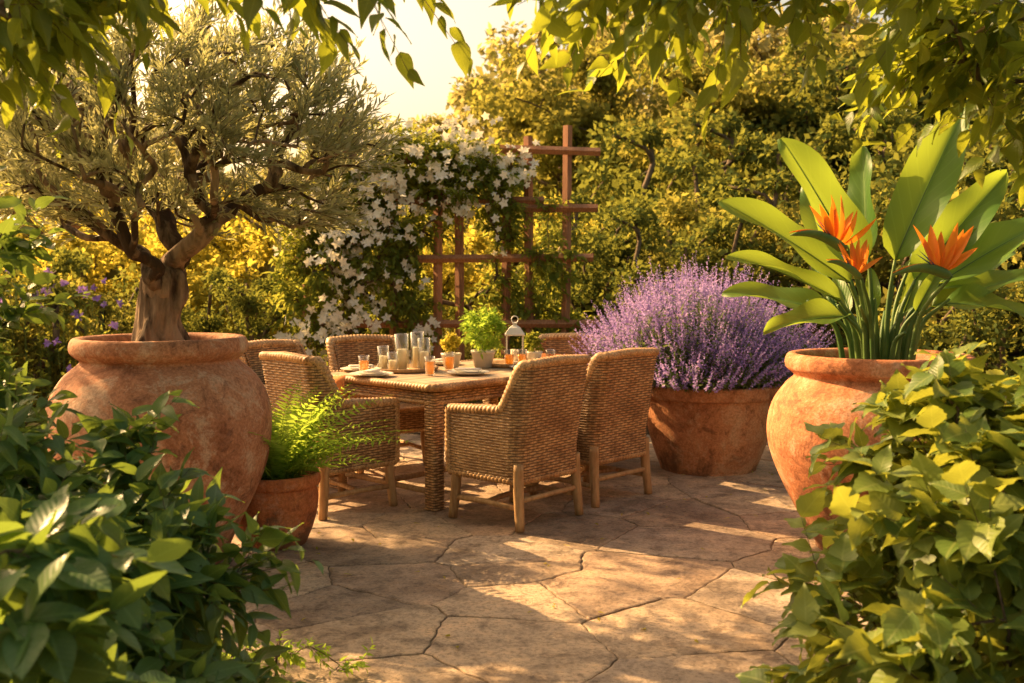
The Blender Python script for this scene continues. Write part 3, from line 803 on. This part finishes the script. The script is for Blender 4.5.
ZT = .757
def lathe_obj(mb, prof, mat, seg=32, k=1, at=(0, 0, 0)):
    v, f = lathe(prof, seg, k); mb.add(v + np.array(at), f, mat)
def plate(x, y, napkin=True):
    e = empty('place_setting', (x, y, ZT)); mb = MB()
    lathe_obj(mb, [(0, .004), (.08, .004), (.09, .007), (.135, .018), (.138, .021), (.132, .021), (.09, .011), (.08, .008), (0, .008)], 'ceramic', 40)
    lathe_obj(mb, [(0, .012), (.06, .012), (.095, .026), (.097, .029), (.09, .028), (.058, .016), (0, .016)], 'ceramic', 36)
    mb.obj('plate', e)
    if napkin:
        mb = MB(); v, f = box((0, 0, .036), (.16, .06, .012), rotm('Z', random.random()*3), .3); mb.add(v, f, 'linen'); mb.obj('napkin', e)
def hurricane(x, y, h, r):
    e = empty('glass_candle_holder', (x, y, ZT+.011)); mb = MB()
    lathe_obj(mb, [(0, 0.001), (r*.9, .001), (r, .01), (r, h), (r-.002, h+.002), (r-.004, h), (r-.004, .012)], 'glass', 32); mb.obj('glass_cylinder', e)
    mb = MB(); rc = r*.66; lathe_obj(mb, [(0, .004), (rc, .004), (rc, h*.55), (rc*.9, h*.58), (rc*.3, h*.565), (0, h*.565)], 'wax', 24)
    v, f = tube([(0, 0, h*.56), (.002, 0, h*.62)], .0015, 5); mb.add(v, f, 'twig'); mb.obj('candle', e)
def tumbler(x, y, h=.12):
    e = empty('drinking_glass', (x, y, ZT)); mb = MB()
    lathe_obj(mb, [(0, .001), (.028, .001), (.037, h), (.036, h+.001), (.035, h), (.0265, .008)], 'glass', 28); mb.obj('glass', e)
    mb = MB(); lathe_obj(mb, [(0, .0085), (.0255, .0085), (.0325, h*.72), (0, h*.72)], 'amber', 28); mb.obj('drink', e)
def tray(x, y, r):
    e = empty('serving_tray', (x, y, ZT)); mb = MB()
    lathe_obj(mb, [(0, .002), (r, .002), (r+.012, .026), (r+.006, .028), (r-.006, .010), (0, .010)], 'legwood', 44); mb.obj('tray_body', e)
def herb(x, y, hp, rp, hl, mat, T, leaf, n, potmat='ceramic', dz=0.):
    e = empty('potted_herb', (x, y, ZT+dz)); mb = MB()
    lathe_obj(mb, [(0, .002), (rp*.7, .002), (rp*.95, hp*.85), (rp, hp*.87), (rp, hp), (rp*.88, hp), (rp*.85, hp*.85), (0, hp*.85)], potmat, 32); mb.obj('pot', e)
    tgs = ell(n, (0, 0, hp+hl*.5), (hl*.55, hl*.55, hl*.52), .4)
    ps = grow([(0, 0, hp*.8), (0, 0, hp*.9), (0, 0, hp)], tgs, .03, .2, .0012, .4)
    st = MB(); add_limbs(st, ps, 'stem', 4); st.obj('stems', e)
    S, D = spawn(ps, 4, .8, .7, .4); p, d, u, s, _ = sprays(S, D, hl*.25, 6, leaf)
    lv = MB(); place(lv, T, p, d, u, s, mat); lv.obj('leaves', e)
tray(-.72, 6.62, .22)
for (x, y, h, r) in ((-.86, 6.64, .15, .042), (-.73, 6.58, .235, .05), (-.64, 6.73, .24, .05), (-.58, 6.56, .21, .045), (-.78, 6.49, .12, .038)):
    hurricane(x, y, h, r)
herb(-.42, 6.86, .10, .072, .12, 'gold', T_mid, .035, 26)
herb(-.20, 6.86, .12, .085, .27, 'fern', T_mid, .05, 44, 'ceramic')
herb(.16, 7.16, .09, .06, .12, 'jas', T_mid, .035, 22)
tray(-.02, 6.98, .17)
for x, y in ((-.95, 6.36), (-.42, 6.66), (-.02, 6.88), (.07, 6.92), (-.52, 6.28), (.27, 6.93)): tumbler(x, y, .12)
for x, y in ((-.88, 6.22), (-.28, 6.34), (.12, 6.72), (-1.0, 6.58), (-.50, 7.10), (.27, 7.10)): plate(x, y)
e = empty('candle_lantern', (.02, 7.06, ZT+.011)); mb = MB()
v, f = box((0, 0, .01), (.13, .13, .02)); mb.add(v, f, 'metal')
for sx in (-1, 1):
    for sy in (-1, 1): v, f = box((sx*.057, sy*.057, .11), (.010, .010, .18)); mb.add(v, f, 'metal')
v, f = box((0, 0, .207), (.14, .14, .014)); mb.add(v, f, 'metal')
v, f = lathe([(.094, .214), (.055, .255), (.022, .272), (.022, .29), (0, .295)], 4, 1)
V = v @ rotm('Z', math.pi/4).T; mb.add(V, f, 'metal')
t = np.linspace(0, 6.283, 24); v, f = tube(np.column_stack([.024*np.cos(t), 0*t, .313+.024*np.sin(t)]), .003, 6); mb.add(v, f, 'metal')
mb.obj('frame', e, False); mb = MB(); lathe_obj(mb, [(0, .021), (.03, .021), (.03, .10), (0, .102)], 'wax', 20); mb.obj('candle', e)

# ------------------------------------------------------------------ trellis + jasmine
YT = 9.4
e = empty('timber_trellis', (0, YT, 0)); mb = MB()
def post(x, z1, y=0, w_=.065, lean=0.):
    v, f = tube([(x, y, -.03), (x+lean*.5, y, z1*.5), (x+lean, y, z1)], w_*.62, 4); mb.add(v, f, 'wood')
for x, z1, ln in ((-1.95, 2.3, .02), (-1.55, 2.6, -.02), (-1.12, 2.62, .01), (-.71, 2.5, .02), (-.49, 2.62, -.01), (-.07, 2.62, .03), (.17, 2.70, -.02), (.50, 2.80, .02)):
    post(x, z1, 0, .07, ln)
def rail(x0, x1, z, y=-.055, dz=0.):
    v, f = tube([(x0, y, z), ((x0+x1)/2, y, z+dz/2), (x1, y, z+dz)], .038, 4); mb.add(v, f, 'wood')
rail(-.12, .82, 2.58, dz=-.03); rail(.08, .80, 2.03, dz=.0); rail(-2.05, .76, 1.55, dz=.02); rail(-2.0, .30, 2.10); rail(-2.05, .1, 2.46, dz=.04)
rail(-2.05, .82, .95); rail(-2.05, .8, .40)
mb.obj('posts_and_rails', e, False)

e = empty('climbing_jasmine', (0, YT, 0))
lobes = [((-.95, -.05, 2.52), (.62, .30, .28), 1.2), ((-.35, -.05, 2.32), (.48, .30, .26), .8), ((-.06, -.02, 2.05), (.18, .2, .38), .3), ((-1.58, -.1, 2.12), (.50, .32, .52), 1.3),
         ((-1.82, -.15, 1.42), (.36, .32, .78), 1.1), ((-1.25, -.12, 1.70), (.34, .24, .55), .8), ((-1.05, 0, 1.1), (.30, .22, .55), .45), ((-.2, .1, 1.1), (.35, .18, .55), .3), ((.36, 0, 1.5), (.18, .14, .65), .25), ((-.80, 0, 2.05), (.34, .22, .30), .5), ((.25, .1, .8), (.5, .2, .4), .4)]
tg = np.vstack([ell(int(85*w_), c, r, .35) for c, r, w_ in lobes])
ps = grow([(-1.55, .02, -.03), (-1.54, 0, .3), (-1.56, 0, .7), (-1.54, 0, 1.2)], tg, .14, .3, .0035, .42, first=1, pl=.15)
st = MB(); add_limbs(st, ps, 'twig', 5)
S, D = spawn(ps, 6, .7, 1.0, 0.0); p, d, u, s, (a, b) = sprays(S, D, .22, 9, .09, ldroop=.35)
twigs(st, a, b, .002, 'twig'); st.obj('vines', e)
lv = MB(); place(lv, T_mid, p, d, u, s, 'jas'); lv.obj('leaves', e)
fl = MB(); fc = []
for c, r, w_ in lobes[:7]:
    c1 = ell(int(26*w_)+3, c, np.array(r)*1.15, .85); c1 = c1[c1[:, 1] < .10]; fc.append(c1)
fc = np.vstack(fc)
for c in fc:
    n = random.choice([2, 3, 5, 8, 12, 18]); sp_ = .03 + n*.0045
    q = c + rng.normal(size=(n, 3))*np.array([sp_, .05, sp_]); q[:, 1] -= .12
    rr0 = rng.normal(size=(n, 3))*.45; fn = unit(np.array([-.2, -1., .35]) + rr0); fa = unit(np.cross(fn, [0.1, .2, 1.])); fb = np.cross(fn, fa)
    fs = .050*(.6+.6*rng.random(n))
    for k in range(5):
        a = k*1.2566; place(fl, T_far, q, fa*math.cos(a)+fb*math.sin(a)+fn*.25, fn, fs, 'white')
fl.obj('flowers', e)

# ------------------------------------------------------------------ foreground shrubs
bush('viburnum_shrub', (1.50, 2.6, 0), [((-.08, 0, .38), (.66, .50, .50), 1.0), ((.10, .3, .68), (.52, .45, .48), .9)], T_serr, .13, 'right', 78, 5, 6, .20, .003, ldroop=.25, upr=.4)
bush('laurel_shrub', (-1.32, 2.6, 0), [((.08, 0, .30), (.62, .50, .42), 1.0), ((-.04, .25, .55), (.40, .40, .44), .6)], T_near, .12, 'left', 78, 6, 7, .2, .003, ldroop=.2)
bush('laurel_shrub', (-1.9, 3.15, 0), [((.08, 0, 1.05), (.32, .38, .60), 1.0), ((.0, 0, .5), (.4, .4, .4), .3)], T_oval, .085, 'left', 55, 6, 7, .2, .003)
bush('rhododendron_shrub', (-1.10, 1.85, 0), [((.12, 0, .56), (.25, .24, .32), 1.0)], T_oval, .14, 'left', 17, 4, 6, .15, .003)
bush('groundcover_plant', (-.80, 3.30, 0), [((0, 0, .02), (.34, .20, .09), 1)], T_mid, .035, 'fern', 60, 5, 8, .08, .0015)

def overhang(name, loc, root, targets, n_per=4, K=8, L=.26, leaf=.115, droop=.35):
    e = empty(name, loc)
    ps = grow(root, targets, .16, .22, .004, .48, first=len(root)//2, pl=.2, up=.05)
    st = MB(); add_limbs(st, ps, 'twig', 7)
    S, D = spawn(ps, n_per, .65, .9, -.15)
    p, d, u, s, (a, b) = sprays(S, D, L, K, leaf, droop=droop, ldroop=.40, upr=.6)
    twigs(st, a, b, .002, 'twig'); st.obj('trunk_and_branches', e)
    lv = MB(); place(lv, T_near, p, d, u, s, 'canopy'); lv.obj('leaves', e)
def bx(n, lo, hi): return rng.uniform(lo, hi, (n, 3))
L0 = np.array([-3.2, 3.0, 0])
tg = np.vstack([bx(52, (-2.3, 2.6, 2.26), (-.70, 3.3, 2.7)), bx(18, (-2.0, 2.6, 1.98), (-1.2, 3.2, 2.25)), bx(5, (-.7, 2.8, 2.25), (-.2, 3.2, 2.45))]) - L0
overhang('added_dapple_tree', tuple(L0), [(0, 0, -.03), (.02, 0, .6), (-.02, .03, 1.2), (.05, 0, 1.7), (.1, 0, 2.1)], tg)
# small tree added left of the patio so its open crown dapples the paving
L1 = np.array([-5.0, 6.9, 0])
tg = np.vstack([bx(46, (-6.0, 5.6, 2.4), (-3.9, 9.2, 4.6)), bx(8, (-4.8, 4.8, 2.2), (-3.8, 6.4, 3.0))]) - L1
overhang('added_dapple_tree', tuple(L1), [(0, 0, -.03), (.03, 0, .7), (-.02, .03, 1.4), (.04, 0, 2.0), (.02, 0, 2.4)], tg, 4, 8, .34, .11, .2)
R0 = np.array([3.0, 3.4, 0])
tg = np.vstack([bx(54, (.0, 2.6, 2.20), (1.9, 3.5, 2.6)), bx(28, (1.25, 2.8, 2.02), (2.2, 3.8, 2.35)), bx(5, (1.65, 3.0, 1.85), (2.0, 3.6, 2.0)), bx(20, (2.0, 2.6, 2.0), (3.6, 4.4, 3.0))]) - R0
overhang('added_dapple_tree', tuple(R0), [(0, 0, -.03), (-.02, 0, .6), (.02, .03, 1.1), (-.08, 0, 1.6), (-.25, 0, 2.0)], tg)

# ------------------------------------------------------------------ background planting
def crown_tree(mname, H, R, nclump, nleaf, leaf, mat, low=.35):
    c = np.array([0, 0, H*(.5+low/2)]); r = np.array([R, R, H*(1-low)/2])
    cl = ell(nclump, c, r*.9, .45); cl = cl + rng.normal(size=cl.shape)*.15*R
    ps = grow([(0, 0, -.1), (.05, 0, H*.12), (-.04, .03, H*.24), (.03, 0, H*.36)], cl, H*.09, .2, .02, .5, first=2, pl=.2)
    st = MB(); add_limbs(st, ps, 'twig', 5); tm = st.mesh(mname+'_limbs')
    n = (nleaf*(.5+rng.random(nclump))).astype(int); idx = np.repeat(np.arange(nclump), n)
    q = rvec(len(idx))*(rng.random(len(idx))**.45)[:, None]*np.array([R*.26, R*.26, R*.17])
    q *= (.55+.8*rng.random(nclump))[idx][:, None]
    pos = cl[idx] + q
    d = rvec(len(idx)) + unit(q)*.5 - np.array([0, 0, .3])
    lv = MB(); place(lv, T_far, pos, d, np.array([0, 0, .8])+rvec(len(idx)), leaf*(.6+.8*rng.random(len(idx))), mat)
    return tm, lv.mesh(mname+'_leaves')
tA = crown_tree('treeA', 6.6, 2.3, 78, 260, .15, 'bg1')
tB = crown_tree('treeB', 6.8, 2.1, 75, 260, .15, 'bg2')
tF = crown_tree('treeF', 6.8, 2.4, 60, 230, .19, 'far')
tC = crown_tree('treeC', 3.2, 1.4, 50, 190, .10, 'gold', low=.05)
tD = crown_tree('treeD', 2.2, 1.2, 50, 220, .07, 'bg1', low=.0)
tE = crown_tree('treeE', 2.4, 1.15, 50, 220, .07, 'bg2', low=.0)
def put(name, meshes, x, y, rot, s):
    e = empty(name, (x, y, -.03), rot, s)
    for nm, me in zip(('trunk_and_limbs', 'leaves'), meshes):
        o = bpy.data.objects.new(nm, me); SC.collection.objects.link(o); o.parent = e
def D_(px, d): return (px-512)/995*d
for px, d, me, s in ((520, 25, tF, .95), (585, 21, tA, .95), (650, 25, tF, 1.12), (705, 18, tA, .82), (775, 22, tF, 1.0), (845, 17, tB, .85), (915, 21, tA, 1.05), (985, 16, tB, .90), (1060, 19, tA, 1.0), (1180, 16, tB, 1.0), (600, 32, tF, 1.4), (790, 31, tF, 1.4), (950, 29, tF, 1.3),
                     (60, 27, tF, 1.0), (165, 30, tF, .85), (-60, 25, tA, 1.0), (250, 33, tF, .75), (440, 34, tF, .6)):
    put('deciduous_tree', me, D_(px, d), d, random.random()*6.28, s)
for px, d, me, s in ((20, 11, tC, .75), (110, 13, tC, .8), (190, 12, tC, .7), (260, 11.5, tC, .75), (330, 14, tC, .75), (400, 12.5, tC, .65), (470, 13, tC, .75), (540, 13, tC, .75), (620, 15, tD, 1.2)):
    put('golden_shrub' if me is tC else 'garden_shrub', me, D_(px, d), d, random.random()*6.28, s)
for px, d, me, s in ((-40, 8.5, tD, .65), (40, 8.6, tE, .70), (120, 8.8, tD, .62), (200, 9.2, tE, .60), (600, 11, tE, .95), (660, 10, tE, .85), (730, 11, tD, 1.05), (800, 9.8, tE, 1.0), (870, 10.5, tD, 1.1), (940, 8.8, tE, .95), (1020, 8.2, tD, .95), (1090, 8.5, tE, 1.1), (1000, 11, tE, 1.3), (900, 13, tE, 1.5), (760, 14, tE, 1.5), (680, 13.5, tE, 1.4),
                     (500, 10.6, tD, .55), (380, 10.4, tE, .6), (300, 10.2, tE, .6), (570, 10.2, tE, .55), (980, 6.9, tE, .6)):
    put('garden_shrub', me, D_(px, d), d, random.random()*6.28, s)
mb = MB()
n = 16000; ang = rng.uniform(-1.15, 1.15, n); rr_ = rng.uniform(42, 52, n); zt = rng.random(n)**.8*(5.5+1.3*np.sin(ang*9)+1.0*np.sin(ang*23))
pos = np.column_stack([np.sin(ang)*rr_, np.cos(ang)*rr_, zt])
place(mb, T_far, pos, rvec(n), rvec(n), rng.uniform(.8, 1.5, n), 'far'); mb.obj('distant_woodland')

def flower_patch(name, loc, r, n, mat, size, h):
    e = empty(name, loc); st = MB(); fl = MB(); lv = MB()
    q = ell(n, (0, 0, 0), (r, r*.6, .01), .0); z = h*(.7+.5*rng.random(n)); top_ = np.column_stack([q[:, 0]*1.2, q[:, 1]*1.2, z])
    q[:, 2] = 0; twigs(st, q, top_, .003, 'stem'); st.obj('stems', e)
    for k in range(6):
        a = k*1.047; place(fl, T_far, top_, np.tile([math.cos(a), math.sin(a)*.6-.3, math.sin(a)], (n, 1))+rng.normal(size=(n, 3))*.3, np.tile([0, -1., .5], (n, 1)), size*(.7+.6*rng.random(n)), mat)
    fl.obj('flowers', e)
    for k in range(14):
        t = rng.random(n)[:, None]*.92; place(lv, T_mid, q*(1-t)+top_*t, rvec(n)+np.array([0, 0, .3]), rvec(n)+np.array([0, 0, 1.]), .07, 'jas')
    lv.obj('leaves', e)
flower_patch('purple_asters', (-3.75, 7.9, -.02), .6, 34, 'purple', .038, 1.25)
flower_patch('purple_asters', (-2.9, 7.5, -.02), .5, 16, 'purple', .034, .9)
flower_patch('purple_asters', (2.75, 7.2, -.02), .4, 40, 'purple', .04, .7)
print('objects', len(bpy.data.objects))
